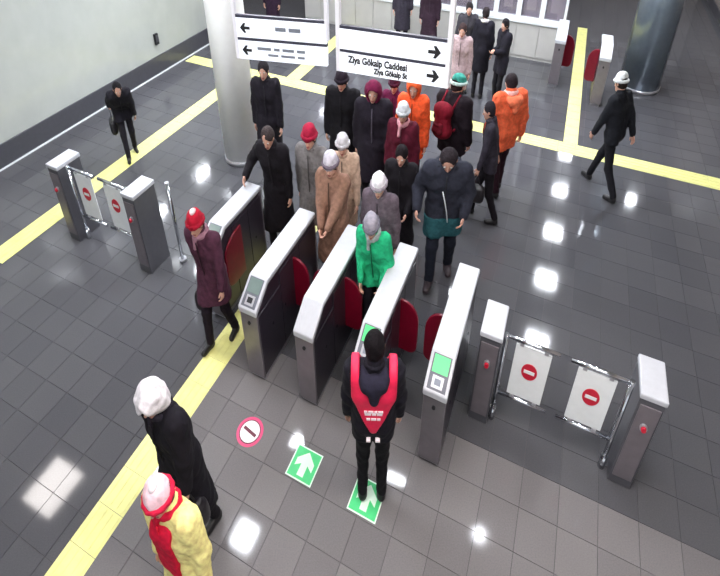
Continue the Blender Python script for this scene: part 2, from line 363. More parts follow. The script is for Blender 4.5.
def leaf(a0, a1, b, post_side, label):
    r = empty('gate_leaf', S((a0+a1)/2, b, 0))
    MB().cyl((a0, b, .98), (a1, b, .98), .02).build('top_rail', CHROME, r, smooth=True)
    MB().cyl((a0, b, .34), (a1, b, .34), .02).build('bottom_rail', CHROME, r, smooth=True)
    pa = a0 if post_side < 0 else a1
    p = MB().cyl((pa, b, .0), (pa, b, 1.0), .024).build('post', CHROME, r, smooth=True)
    MB().cyl((pa, b, .0), (pa, b, .14), .036).build('post_foot', CHROME, p, origin=np.array(r.location), smooth=True)
    pc = (a0+a1)/2 + (.02 if post_side < 0 else -.02)
    MB().box(pc-.19, pc+.19, b-.008, b+.008, .385, .945).build('panel', WHITEP, r, bevel=.004)
    for x in (-.13, .13):
        for z in (.365, .957): MB().box(pc+x-.02, pc+x+.02, b-.014, b+.014, z-.02, z+.02).build('clamp', STEEL, r)
    noentry(pc, b-.008, .70, .085, r)
    tag(r, label, 'gate', 'swing gate leaves with no entry signs')
pillar(-.25, 0.0, 3.88, 4.33, .0, 'short grey pillar with a red button right of the turnstiles')
leaf(.03, .60, 4.0, -1, 'swing gate leaf with no entry panel next to the right pillar')
leaf(.71, 1.30, 4.0, 1, 'swing gate leaf with no entry panel farthest right')
pillar(1.36, 1.61, 3.88, 4.33, .0, 'short grey pillar beyond the rightmost gate leaf')
pillar(-5.72, -5.46, 3.86, 4.30, .0, 'short grey pillar with a red button at the left fence')
leaf(-6.36, -5.76, 4.0, 1, 'swing gate leaf with no entry panel next to the left pillar')
leaf(-7.06, -6.46, 4.0, -1, 'swing gate leaf with no entry panel farthest left')
pillar(-7.38, -7.12, 3.86, 4.30, .0, 'short grey pillar beyond the leftmost gate leaf')
r = empty('gate_post', S(-5.2, 4.3, 0)); MB().cyl((-5.2, 4.3, 0), (-5.2, 4.3, 1.02), .028).build('tube', CHROME, r, smooth=True); MB().cyl((-5.2, 4.3, 0), (-5.2, 4.3, .03), .06).build('foot_plate', STEEL, r, smooth=True); MB().cyl((-5.2, 4.3, 1.02), (-5.2, 4.3, 1.04), .032).build('cap', STEEL, r, smooth=True)
tag(r, 'slim polished steel post standing right of the left pillar', 'post')

# ------------------------------------------------------------------ floor stickers
ca, cb = -2.655, 2.625
r = empty('floor_sticker', S(ca, cb, .001))
MB().prism_ab(circle_pts(ca, cb, .165, 40), .0005, .002).build('red_ring', mat('pink_red_ring', (214, 72, 120), rough=.5, var=.05), r)
MB().prism_ab(circle_pts(ca, cb, .132, 40), .002, .003).build('dark_ring', mat('dark_maroon_print', (96, 24, 48), rough=.5, var=.05), r)
MB().prism_ab(circle_pts(ca, cb, .12, 40), .003, .004).build('white_disc', mat('white_sticker', (244, 236, 240), rough=.5, var=.03), r)
q = MB(); c_, s_ = math.cos(math.radians(-10)), math.sin(math.radians(-10))
q.prism_ab([(ca+x*c_-y*s_, cb+x*s_+y*c_) for x, y in ((-.095,-.017),(.095,-.017),(.095,.017),(-.095,.017))], .004, .005)
q.build('dark_bar', MATS['dark_maroon_print'], r)
tag(r, 'round white and red no entry sticker on the floor', 'floor sticker')
def green_sticker(ca, cb, sz, label):
    r = empty('floor_sticker', S(ca, cb, .001)); h = sz/2
    MB().box(ca-h, ca+h, cb-h, cb+h, .0005, .002).build('white_border', PALEG, r)
    MB().box(ca-h+.014, ca+h-.014, cb-h+.014, cb+h-.014, .002, .003).build('green_field', GREEN, r)
    arrow = [(-.04,-.12),(.04,-.12),(.04,.0),(.11,-.045),(.11,.035),(0,.13),(-.11,.035),(-.11,-.045),(-.04,.0)]
    MB().prism_ab([(ca+x, cb+y) for x, y in arrow], .003, .004).build('arrow', PALEG, r)
    tag(r, label, 'floor sticker', 'green arrow floor stickers')
green_sticker(-1.87, 2.60, .33, 'green square floor sticker with white arrow, left of the guard')
green_sticker(-1.08, 2.61, .34, "green square floor sticker with white arrow under the guard's feet")

# ------------------------------------------------------------------ hanging signs
def arrow2d(s, d):      # pointing +x when d=1
    pts = [(-.5,-.13),(.05,-.13),(-.1,-.45),(.12,-.45),(.5,0),(.12,.45),(-.1,.45),(.05,.13),(-.5,.13)]
    return [(d*s*x, s*y) for x, y in (pts if d > 0 else pts)]
class Sign:
    def __init__(self, p0, p1, zb, label):
        self.p0, self.p1 = np.array(p0, float), np.array(p1, float); d = self.p1-self.p0; self.L = np.linalg.norm(d); self.d = d/self.L
        self.n = np.array([self.d[1], -self.d[0]]);      # towards the camera
        self.zb = zb; self.root = empty('hanging_sign', (*( (self.p0+self.p1)/2), zb)); tag(self.root, label, 'sign', 'hanging direction signs')
        self.O = np.array(self.root.location)
    def W(self, x, t, z): q = self.p0+self.d*x+self.n*t; return np.array([q[0], q[1], self.zb+z])
    def solid(self, pts, t0, t1, name, m, parent=None, bevel=0):
        n = len(pts); mb = MB()
        mb.v = [self.W(p[0], t0, p[1]) for p in pts]+[self.W(p[0], t1, p[1]) for p in pts]
        mb.f = [tuple(range(n)), tuple(range(n, 2*n))[::-1]]+[(i, n+i, n+(i+1) % n, (i+1) % n) for i in range(n)]
        return mb.build(name, m, parent or self.root, bevel=bevel, origin=self.O)
    def rect(self, x0, x1, z0, z1, t0, t1, name, m, parent=None, bevel=0): return self.solid([(x0,z0),(x1,z0),(x1,z1),(x0,z1)], t0, t1, name, m, parent, bevel)
    def text(self, body, size, x, z, t, name, m, parent, sx=1.):
        me = text_mesh(body, size); V = np.zeros(len(me.vertices)*3); me.vertices.foreach_get('co', V); V = V.reshape(-1, 3)
        W = np.array([self.W(x+v[0]*sx, t+v[2]+.002, z+v[1]) for v in V])-self.O
        me.vertices.foreach_set('co', W.ravel()); me.update(); return link(name, me, m, parent)
def smudges(sg, words, x0, z, hgt, parent):     # writing too small to read in the photograph: grey dashes of the words' lengths
    x = x0
    for wl in words:
        sg.rect(x, x+wl, z-hgt/2, z+hgt/2, .021, .0225, 'print', GREYT, parent); x += wl+.025
ZB = 2.6
SIGNW = mat('white_sign_face', (240, 244, 250), rough=.4, emis=(240, 244, 255), es=.35, var=.02)
FRAMEW = mat('white_sign_frame', (240, 240, 246), rough=.35, var=.02)
DBAR = mat('dark_sign_bar', (58, 58, 74), rough=.4, var=.05)
pL0, pL1 = px(241, 58, ZB)[:2], px(328, 66, ZB)[:2]
sg = Sign(pL0, pL1, ZB, 'hanging white direction sign with arrows pointing left'); L = sg.L
PH, GAP = .155, .022
for k in range(2):
    z0 = .0+k*(PH+GAP)
    p = sg.rect(.0, L, z0, z0+PH, -.02, .02, 'sign_panel', SIGNW, bevel=.004)
    sg.solid([(.075+x, z0+PH/2+y) for x, y in arrow2d(.085, -1)], .02, .0225, 'arrow', BLACK, p)
    if k == 0:
        smudges(sg, (.12, .05, .10, .07), .17, z0+PH*.64, .022, p); smudges(sg, (.09, .12, .06), .26, z0+PH*.33, .018, p)
    else: smudges(sg, (.09, .10), .34, z0+PH*.55, .03, p)
    sg.rect(.0, L, z0+PH, z0+PH+GAP, -.018, .018, 'dark_bar', DBAR)
for x in (-.03, L-.015): sg.rect(x, x+.03, .0 if x < 0 else .2, CEIL-ZB, -.02, .02, 'hanger', FRAMEW, bevel=.004)
pR0, pR1 = px(338, 70, ZB)[:2], px(448, 88, ZB)[:2]
sg = Sign(pR0, pR1, ZB, 'hanging white direction sign with arrows pointing right'); L = sg.L
for k in range(2):
    z0 = .0+k*(PH+GAP)
    p = sg.rect(.0, L-.03, z0, z0+PH, -.02, .02, 'sign_panel', SIGNW, bevel=.004)
    sg.solid([(L-.12+x, z0+PH/2+y) for x, y in arrow2d(.10, 1)], .02, .0225, 'arrow', BLACK, p)
    if k == 0:
        sg.text('Ziya Gökalp Caddesi', .074, L*.38, z0+PH*.68, .02, 'lettering', GREYT if False else BLACK, p, .80); sg.text('Ziya Gökalp St', .058, L*.50, z0+PH*.27, .02, 'lettering', BLACK, p, .8)
    sg.rect(.0, L-.03, z0+PH, z0+PH+GAP, -.018, .018, 'dark_bar', DBAR)
for x in (-.005, L-.03): sg.rect(x, x+.035, .0 if x > 0 else .0, CEIL-ZB, -.022, .022, 'hanger', FRAMEW, bevel=.004)

# ------------------------------------------------------------------ people: smooth bodies from blended tapered limbs
def rotx(t): c, s = math.cos(t), math.sin(t); return np.array([[1,0,0],[0,c,-s],[0,s,c]])
def rotz(t): c, s = math.cos(t), math.sin(t); return np.array([[c,-s,0],[s,c,0],[0,0,1]])
def roty(t): c, s = math.cos(t), math.sin(t); return np.array([[c,0,s],[0,1,0],[-s,0,c]])
IDN = np.eye(3); HSC = np.array([1.14, 1., .95])
class Field:
    def __init__(self, lo, hi, h):
        self.lo = np.array(lo, float); self.h = h; n = np.ceil((np.array(hi)-self.lo)/h).astype(int)+1
        self.ax = [self.lo[i]+h*np.arange(n[i]) for i in range(3)]; self.F = np.full(tuple(n), .5)
    def sub(self, lo, hi):
        sl = []
        for i in range(3):
            a = int(max(0, math.floor((lo[i]-self.lo[i])/self.h))); b = int(min(len(self.ax[i]), math.ceil((hi[i]-self.lo[i])/self.h)+1))
            if b <= a: return None
            sl.append(slice(a, b))
        return tuple(sl), np.meshgrid(*[self.ax[i][sl[i]] for i in range(3)], indexing='ij', sparse=True)
    def blend(self, sl, d, k, neg=False):
        f = self.F[sl]
        if neg: self.F[sl] = np.maximum(f, -d); return
        hh = np.maximum(k-np.abs(f-d), 0)/k; self.F[sl] = np.minimum(f, d)-hh*hh*k*.25
    def cone(self, p0, p1, r0, r1, k=.03):
        p0 = np.array(p0, float); p1 = np.array(p1, float); m = max(r0, r1)+k+.04
        q = self.sub(np.minimum(p0, p1)-m, np.maximum(p0, p1)+m)
        if q is None: return self
        sl, (X, Y, Z) = q; d = p1-p0; L2 = max(d@d, 1e-9)
        t = np.clip(((X-p0[0])*d[0]+(Y-p0[1])*d[1]+(Z-p0[2])*d[2])/L2, 0, 1)
        D = np.sqrt((X-p0[0]-t*d[0])**2+(Y-p0[1]-t*d[1])**2+(Z-p0[2]-t*d[2])**2)-(r0+(r1-r0)*t)
        self.blend(sl, D, k); return self
    def ell(self, c, r, R=IDN, k=.03, neg=False):
        c = np.array(c, float); r = np.array(r, float)*(1. if R is IDN else HSC); m = r.max()+k+.04
        q = self.sub(c-m, c+m)
        if q is None: return self
        sl, (X, Y, Z) = q; x, y, z = X-c[0], Y-c[1], Z-c[2]
        u = [(R[0,i]*x+R[1,i]*y+R[2,i]*z)/r[i] for i in range(3)]
        n = np.sqrt(u[0]**2+u[1]**2+u[2]**2); self.blend(sl, (n-1)*r.min(), k, neg); return self
    def cut(self, n, p):           # remove the side n points to
        X, Y, Z = np.meshgrid(*self.ax, indexing='ij', sparse=True)
        self.F = np.maximum(self.F, (X-p[0])*n[0]+(Y-p[1])*n[1]+(Z-p[2])*n[2]); return self
    def folds(self, amp, seed):
        X, Y, Z = np.meshgrid(*self.ax, indexing='ij', sparse=True)
        self.F = self.F+amp*(np.sin(22*X+6*np.sin(9*Z+seed)+seed)*np.sin(27*Z+5*np.sin(11*X+seed)+4*np.sin(10*Y))+.6*np.sin(41*Z+13*Y+9*np.sin(8*X+seed))); return self
    def mesh(self):
        F = self.F; s = F < 0; lo, h = self.lo, self.h; nx, ny, nz = F.shape
        cnt = np.zeros((nx-1, ny-1, nz-1), np.int8)
        for i in (0,1):
            for j in (0,1):
                for k in (0,1): cnt += s[i:nx-1+i, j:ny-1+j, k:nz-1+k]
        m = (cnt > 0) & (cnt < 8); I, J, Kk = np.nonzero(m); N = len(I)
        if N == 0: return np.zeros((0,3)), np.zeros((0,4), int)
        idx = np.full(cnt.shape, -1, np.int64); idx[m] = np.arange(N)
        acc = np.zeros((N,3)); num = np.zeros(N)
        for ax in range(3):
            for p in (0,1):
                for q in (0,1):
                    o0 = [0,0,0]; oth = [i for i in range(3) if i != ax]; o0[oth[0]] = p; o0[oth[1]] = q; o1 = list(o0); o1[ax] = 1
                    f0 = F[I+o0[0], J+o0[1], Kk+o0[2]]; f1 = F[I+o1[0], J+o1[1], Kk+o1[2]]; c = (f0 < 0) != (f1 < 0)
                    t = np.where(c, f0/np.where(c, f0-f1, 1), 0); pt = np.tile(np.array(o0, float), (N,1)); pt[:, ax] = t
                    acc[c] += pt[c]; num[c] += 1
        V = lo+h*(np.stack([I,J,Kk], 1)+acc/num[:,None]); Q = []
        for ax in range(3):
            n = [nx,ny,nz]; a = [slice(None)]*3; b = [slice(None)]*3; a[ax] = slice(0,-1); b[ax] = slice(1,None)
            s0, s1 = s[tuple(a)], s[tuple(b)]; e = np.nonzero(s0 != s1); e = np.stack(e, 1); o = [(ax+1)%3, (ax+2)%3]
            ok = (e[:,o[0]] > 0) & (e[:,o[1]] > 0) & (e[:,o[0]] < n[o[0]]-1) & (e[:,o[1]] < n[o[1]]-1); e = e[ok]
            ins = s0[tuple(e.T)]
            def cell(du, dv): c = e.copy(); c[:,o[0]] -= du; c[:,o[1]] -= dv; return idx[tuple(c.T)]
            q = np.stack([cell(1,1), cell(0,1), cell(0,0), cell(1,0)], 1); q[~ins] = q[~ins][:, ::-1]; Q.append(q)
        Q = np.concatenate(Q); Q = Q[(Q >= 0).all(1)]
        return V, Q
def ik(p, t, l1, l2, hint):
    d = t-p; L = np.linalg.norm(d); L2 = min(L, (l1+l2)*.998); d = d/max(L, 1e-6); t = p+d*L2
    x = (l1*l1-l2*l2+L2*L2)/(2*L2); y = math.sqrt(max(l1*l1-x*x, 0)); h = np.array(hint, float); h = h-d*(h@d); h /= max(np.linalg.norm(h), 1e-6)
    return p+d*x+h*y, t
SKIN = mat('skin', (206, 158, 138), rough=.55, var=.06); EYEW = mat('eye_white', (225, 222, 218), rough=.3, var=.02); EYED = mat('eye_dark', (36, 26, 22), rough=.3, var=.05); LIP = mat('lips', (160, 92, 86), rough=.5, var=.05)
KP = .74
def tube(pts, rad, n=6):
    V, F = [], []
    for i, p in enumerate(pts):
        d = pts[min(i+1, len(pts)-1)]-pts[max(i-1, 0)]; d = d/np.linalg.norm(d); u = np.cross(d, [.3,.5,.8]); u /= np.linalg.norm(u); q = np.cross(d, u)
        V += [p+rad[i]*(math.cos(2*math.pi*k/n)*u+math.sin(2*math.pi*k/n)*q) for k in range(n)]
    for i in range(len(pts)-1): F += [(i*n+k, i*n+(k+1)%n, (i+1)*n+(k+1)%n, (i+1)*n+k) for k in range(n)]
    c = len(V); V += [pts[0], pts[-1]+ (pts[-1]-pts[-2])/max(np.linalg.norm(pts[-1]-pts[-2]),1e-6)*rad[-1]*.6]
    e = (len(pts)-1)*n
    F += [(c, (k+1)%n, k, c) for k in range(n)]+[(c+1, e+k, e+(k+1)%n, c+1) for k in range(n)]
    return np.array(V), F
def person(label, head_px, h, heading, group=None, lean=0, nod=15, yaw=0, stride=.0, lead=1, rh=None, lh=None, wide=1., det=1.,
           coat=(30,28,34), hem=.78, puff=.03, trousers=(28,26,32), shoes=(24,22,24), hat=None, hat_kind='beanie', hat_cuff=None, pom=None, hair=(38,30,28),
           scarf=None, hood=None, backpack=None, bag=None, bag_side=1, base=None, vest=False, zipc=None, stripe=None, kp=None, hairlen=.0, crouch=0., bib=None):
    kp = kp or KP; k0 = h/1.75; P = {}
    la = math.radians(lean); hl = .86; sw = abs(stride)/2
    hipz = math.sqrt(hl*hl-sw*sw)+.075-.008-crouch
    hx = .088
    RT = rotx(-la)                                       # lean forward (+y)
    pel = np.array([0, -.02*lean/20, hipz+.04])
    tor = lambda x, y, z: pel+RT@np.array([x, y, z])     # torso frame, z above pelvis
    hip = {s: np.array([s*hx, pel[1], hipz]) for s in (-1, 1)}
    foot = {s: np.array([s*(hx+.015), (sw if s == lead else -sw), .075]) for s in (-1, 1)}
    knee = {}
    for s in (-1, 1): knee[s], foot[s] = ik(hip[s], foot[s], .44, .42, (s*.12, 1, 0))
    sh = {s: tor(s*.185*wide, 0, .485) for s in (-1, 1)}
    hand = {1: rh, -1: lh}; elb = {}; wr = {}
    for s in (-1, 1):
        t = hand[s]
        t = sh[s]+RT@np.array([s*.07, .05+(-s*lead*stride*.35), -.53]) if t is None else np.array([s*t[0], t[1], t[2]], float)
        elb[s], wr[s] = ik(sh[s], t, .285, .255, (s*.5, -1, -.2))
    nk = tor(0, 0, .55)
    RH = rotz(math.radians(yaw))@rotx(-la*.5-math.radians(nod)); hc = nk+RT@np.array([0, .01, .045])+RH@np.array([0, .02, .085])
    HWD = 1.14; Hd = lambda x, y, z: hc+RH@np.array([x*HWD, y, z*.95])
    # --- world transform
    ph = math.radians(heading); fwd = np.array([math.sin(ph), math.cos(ph)]); rgt = np.array([math.cos(ph), -math.sin(ph)])
    def toW(V):
        V = np.asarray(V)*k0; q = np.empty_like(V); q[:,0] = kp*(V[:,0]*rgt[0]+V[:,1]*fwd[0]); q[:,1] = V[:,0]*rgt[1]+V[:,1]*fwd[1]; q[:,2] = V[:,2]; return q
    top = toW(np.array([Hd(0, 0, .118)]))[0]
    if base is None: g = px(head_px[0], head_px[1], top[2]); loc = np.array([g[0]-top[0], g[1]-top[1], 0])
    else: loc = np.array([base[0], base[1], 0.])
    def mk(name, V, Q, m, parent=None, mats=None, idx=None, smooth=True):
        me = fast_mesh(toW(V), Q)
        for q in (mats or [m]): me.materials.append(q)
        if idx is not None: me.polygons.foreach_set('material_index', np.asarray(idx, np.int32))
        me.polygons.foreach_set('use_smooth', np.full(len(me.polygons), smooth))
        o = bpy.data.objects.new(name, me); col.objects.link(o)
        if parent: o.parent = parent
        else: o.location = tuple(float(x) for x in loc)
        return o
    def mkf(name, F, m, parent=None):
        V, Q = F.mesh(); return mk(name, V, Q, m, parent) if len(V) else None
    allp = np.array([*foot.values(), *knee.values(), *sh.values(), *elb.values(), *wr.values(), hc, pel, nk]); LO = allp.min(0)-.24; HI = allp.max(0)+.24; LO[2] = -.03
    v1 = .017*det; v2 = .0105*det
    # --- body
    B = Field(LO, HI, v1)
    for s in (-1, 1):
        B.cone(hip[s], knee[s], .078, .052).cone(knee[s], foot[s]+[0,0,.02], .05, .036).cone(foot[s]-[0,.02,.03], foot[s]+np.array([s*.02,.14,-.045]), .034, .026)
        B.cone(sh[s], elb[s], .045, .036).cone(elb[s], wr[s], .035, .026)
    B.cone(hip[-1]+[0,0,.03], hip[1]+[0,0,.03], .085, .085, .05).cone(tor(-.06,0,.1), tor(.06,0,.1), .085, .085, .06)
    B.cone(tor(-.08,0,.33), tor(.08,0,.33), .1, .1, .06).cone(tor(-.15,0,.47), tor(.15,0,.47), .058, .058, .05).cone(tor(0,0,.48), nk+RT@np.array([0,.01,.07]), .058, .054)
    V, Q = B.mesh(); VV = [V]; QQ = [Q]; ids = [np.zeros(len(Q), int)]; off = len(V)
    Hf = Field(hc-.21, hc+.2, v2); Hf.ell(Hd(0,-.012,.022), (.072,.092,.092), RH).ell(Hd(0,.022,-.035), (.054,.064,.078), RH, .03).cone(Hd(0,.07,-.085), Hd(0,.06,-.08), .026, .024, .03)
    Hf.cone(nk+RT@np.array([0,0,-.03]), Hd(0,-.015,-.06), .054, .052, .03)
    Hf.ell(Hd(.03,.088,.008), (.018,.016,.012), RH, .01, True).ell(Hd(-.03,.088,.008), (.018,.016,.012), RH, .01, True)
    Hf.cone(Hd(0,.082,.01), Hd(0,.104,-.03), .009, .014, .012).cone(Hd(-.016,.082,-.062), Hd(.016,.082,-.062), .008, .008, .008)
    for s in (-1, 1): Hf.ell(Hd(s*.074,-.005,-.005), (.011,.02,.032), RH, .008)
    V, Q = Hf.mesh(); cen = (V[Q].mean(1)-hc)@RH; lip = (np.abs(cen[:,0]) < .026) & (cen[:,1] > .078) & (np.abs(cen[:,2]+.062) < .011)
    VV.append(V); QQ.append(Q+off); ids.append(np.where(lip, 3, 0)); off += len(V)
    for s in (-1, 1):
        for (r, y, mi) in ((.0115, .0775, 1), (.0065, .0855, 2)):
            c = Hd(s*.03, y, .008); n = 8; vs_ = []; fs = []
            for i in range(1, 5):
                for j in range(n): t = math.pi*i/5; a = 2*math.pi*j/n; vs_.append(c+r*np.array([math.sin(t)*math.cos(a), math.sin(t)*math.sin(a), math.cos(t)]))
            for i in range(3): fs += [(i*n+j, i*n+(j+1)%n, (i+1)*n+(j+1)%n, (i+1)*n+j) for j in range(n)]
            VV.append(np.array(vs_)); QQ.append(np.array(fs)+off); ids.append(np.full(len(fs), mi)); off += len(vs_)
    for s in (-1, 1):                                    # hands: palm and five fingers
        d = wr[s]-elb[s]; d /= np.linalg.norm(d); side = np.array([0,1.,0])-d*d[1]
        if np.linalg.norm(side) < .3: side = np.array([0,0,1.])-d*d[2]
        side /= np.linalg.norm(side); nrm = np.cross(d, side)*s; nrm = -nrm if nrm@np.array([-s,0,-.3]) < 0 else nrm
        pf = Field(wr[s]-.13, wr[s]+.13, .011); c = wr[s]+d*.02
        for q in (-.024, -.008, .008, .024): pf.cone(c+side*q*.6, c+d*.062+side*q, .016, .0125, .012)
        V, Q = pf.mesh(); VV.append(V); QQ.append(Q+off); ids.append(np.zeros(len(Q), int)); off += len(V)
        for q, ln in ((.027,.066), (.009,.076), (-.009,.07), (-.026,.055)):
            b0 = c+d*.06+side*q; a1 = d*.92+nrm*.38; a2 = d*.6+nrm*.8; b1 = b0+a1*ln*.45; b2 = b1+a2*ln*.35; b3 = b2+(d*.3+nrm*.95)*ln*.25
            V, F = tube([b0, b1, b2, b3], [.0095,.009,.008,.007]); VV.append(V); QQ.append(np.array(F)+off); ids.append(np.zeros(len(F), int)); off += len(V)
        b0 = c+d*.01+side*.022; b1 = b0+(side*.75+d*.6+nrm*.2)*.038; b2 = b1+(d*.85+nrm*.4+side*.1)*.03
        V, F = tube([b0, b1, b2], [.013,.0105,.008]); VV.append(V); QQ.append(np.array(F)+off); ids.append(np.zeros(len(F), int)); off += len(V)
    # degenerate quads of the finger caps are turned into triangles by splitting the mesh build
    VV = np.concatenate(VV); QQ = np.concatenate(QQ); ids = np.concatenate(ids)
    body = mk('person', VV, QQ, None, None, [SKIN, EYEW, EYED, LIP], ids); body.data.validate()
    tag(body, label, 'person', group)
    # --- trousers, shoes
    T = Field(LO, HI, v1)
    for s in (-1, 1): T.cone(hip[s], knee[s], .098, .07).cone(knee[s], foot[s]+[0,0,.03], .068, .056)
    T.cone(hip[-1]+[0,0,.04], hip[1]+[0,0,.04], .1, .1, .05); T.folds(.004, 2.); T.cut((0,0,-1), (0,0,.055))
    mkf('trousers', T, fabric(trousers), body)
    for s in (-1, 1):
        sf = Field(foot[s]-.2, foot[s]+.24, .0125*det); sf.cone(foot[s]+[0,-.025,-.025], foot[s]+np.array([s*.02,.15,-.035]), .046, .04).cone(foot[s]+[0,0,-.02], foot[s]+[0,-.005,.03], .045, .045).cut((0,0,-1), (0,0,.0))
        mkf('shoe', sf, leather(shoes), body)
    # --- coat
    C = Field(LO, HI, v1); pf_ = puff
    for s in (-1, 1):
        C.cone(sh[s], elb[s], .05+pf_, .044+pf_*.9, .03).cone(elb[s], wr[s]-(wr[s]-elb[s])*.04, .042+pf_*.9, .034+pf_*.6, .03)
        C.cone(hip[s]+[0,0,.06], hip[s]+(knee[s]-hip[s])*.9, .1+pf_*.7, .105+pf_*.9, .06)
        if hem < .5: C.cone(hip[s]+(knee[s]-hip[s])*.8, knee[s]+(foot[s]-knee[s])*.5, .1+pf_*.8, .105+pf_, .08)
    if hem < .7: C.cone((0, pel[1], hipz), (0, pel[1]+.02, max(hem, .4)), .13+pf_, .14+pf_, .08)
    C.cone(tor(-.07,0,.02), tor(.07,0,.02), .1+pf_, .1+pf_, .06).cone(tor(-.07*wide,0,.18), tor(.07*wide,0,.18), .098+pf_, .098+pf_, .06)
    C.cone(tor(-.085*wide,0,.34), tor(.085*wide,0,.34), .108+pf_, .108+pf_, .06).cone(tor(-.15*wide,0,.46), tor(.15*wide,0,.46), .064+pf_, .064+pf_, .05).cone(tor(0,0,.48), tor(0,.0,.565), .085+pf_*.5, .068+pf_*.4)
    C.folds(.0045 if puff > .02 else .003, label.__len__()*1.3); C.cut((0,0,-1), (0,0,hem))
    cz = tor(0,0,.60); C.cut(RT@np.array([0,.0,1.]), cz) if hood is None else None
    coato = mkf('coat', C, fabric(coat), body)
    # collar, cuffs
    col_ = Field(nk-.16, nk+.16, .0125*det); n = 10
    for i in range(n):
        a0, a1 = 2*math.pi*i/n, 2*math.pi*(i+1)/n
        q0 = nk+RT@np.array([.078*math.cos(a0), .074*math.sin(a0)+.005, -.0-.012*math.sin(a0)]); q1 = nk+RT@np.array([.078*math.cos(a1), .074*math.sin(a1)+.005, -.0-.012*math.sin(a1)]); col_.cone(q0, q1, .02 if not scarf else .034, .02 if not scarf else .034, .015)
    if scarf:
        col_.cone(nk+RT@np.array([.03,.1,-.02]), nk+RT@np.array([.04,.13,-.14]), .03, .026, .03); mkf('scarf', col_, fabric(scarf), body)
    else: mkf('collar', col_, fabric(coat), coato)
    if zipc is None: zipc = tuple(int(c*.62+ (22 if sum(coat) < 150 else 0)) for c in coat)
    if zipc:
        pts = []
        for zz in np.linspace(.0, .5, 12):
            p = tor(0, 0, zz); pts.append(p+RT@np.array([0, .103+pf_+.012*math.sin(zz*6), 0]))
        V, F = tube(pts, [.009]*12); mk('zip', V, np.array(F), fabric(zipc), coato)
    if bib:
        f = Field(LO, HI, v1); f.cone(tor(-.05*wide,.03,.2), tor(.05*wide,.03,.2), .1+pf_, .1+pf_, .06).cone(tor(-.06*wide,.03,.36), tor(.06*wide,.03,.36), .106+pf_, .106+pf_, .06).cone(tor(-.05,.03,.06), tor(.05,.03,.06), .1+pf_, .1+pf_, .06)
        f.cut(RT@np.array([0,-1.,0]), tor(0,.05,0)).cut(RT@np.array([1.,0,0]), tor(.11,0,0)).cut(RT@np.array([-1.,0,0]), tor(-.11,0,0)); f.folds(.003, 1.); mkf('bib', f, fabric(bib), coato)
    # --- head wear
    def cap(grow, zcut, tilt, name, m, parent, extra=None, r=(.074,.094,.094)):
        f = Field(hc-.24, hc+.24, v2); f.ell(Hd(0,-.012,.022), (r[0]+grow, r[1]+grow, r[2]+grow), RH)
        if extra: extra(f)
        n = RH@np.array([0, math.sin(tilt), -math.cos(tilt)]); f.cut(n, Hd(0, 0, zcut)); f.folds(.002, 3.); return mkf(name, f, m, parent)
    if hat and hat_kind == 'beanie':
        ho = cap(.02, .03, -.25, 'hat', fabric(hat), body, lambda f: f.ell(Hd(0,-.03,.11), (.06,.07,.04), RH, .05))
        f = Field(hc-.2, hc+.2, v2); n = 12
        for i in range(n):
            q = [Hd(.09*math.cos(2*math.pi*j/n), -.012+.108*math.sin(2*math.pi*j/n), .034+.02*math.sin(2*math.pi*j/n)) for j in (i, i+1)]; f.cone(q[0], q[1], .022, .022, .01)
        mkf('hat_cuff', f, fabric(hat_cuff or hat), ho)
        if pom:
            f = Field(Hd(0,-.03,.14)-.08, Hd(0,-.03,.14)+.08, v2); f.ell(Hd(0,-.03,.145), (.04,.04,.036)); f.folds(.006, 1.); mkf('pompom', f, fabric(pom), ho)
        if hairlen: pass
    elif hat and hat_kind == 'hood':
        f = Field(hc-.26, hc+.26, v2); f.ell(Hd(0,-.02,.012), (.112,.125,.13), RH).cone(Hd(0,-.04,-.06), nk+RT@np.array([0,-.03,-.04]), .095, .11, .05)
        f.ell(Hd(0,.12,-.02), (.078,.12,.105), RH, .01, True); f.folds(.004, 2.); ho = mkf('hood', f, fabric(hat), body)
    elif hat and hat_kind == 'fur':
        f = Field(hc-.26, hc+.26, v2); f.ell(Hd(0,-.015,.045), (.115,.13,.105), RH).ell(Hd(0,-.05,-.04), (.11,.09,.1), RH, .05); f.ell(Hd(0,.13,-.02), (.07,.1,.075), RH, .01, True); f.folds(.006, 4.); mkf('fur_hat', f, fabric(hat), body)
    if hair and hat_kind == 'beanie':
        def face(f):
            f.ell(Hd(0,.115,-.03), (.07,.085,.085), RH, .01, True)
            if hairlen: f.cone(Hd(0,-.05,-.02), nk+RT@np.array([0,-.07,-.05-hairlen]), .07, .075, .04)
        f = Field(hc-.3, hc+.24, v2); f.ell(Hd(0,-.02,.022), (.083,.096,.102), RH).ell(Hd(0,-.045,-.03), (.072,.06,.07), RH, .03); face(f)
        if not hairlen: f.cut(RH@np.array([0,.3,-.95]), Hd(0,-.02,-.07))
        f.folds(.003, 5.); mkf('hair', f, mat('hair_%d_%d_%d' % hair, hair, rough=.85, var=.35, scale=70, bump=.5, spec=.15), body)
    if hood:
        f = Field(nk-.26, nk+.24, v2*1.3); f.cone(tor(-.07,-.1-pf_,.47), tor(.07,-.1-pf_,.47), .06, .06, .05).cone(tor(0,-.12-pf_,.36), tor(0,-.10-pf_,.47), .05, .07, .05)
        for s in (-1, 1): f.cone(tor(s*.1,-.08-pf_*.5,.5), tor(s*.1,.03,.53), .045, .035, .03)
        f.folds(.003, 1.); mkf('hood', f, fabric(hood), coato)
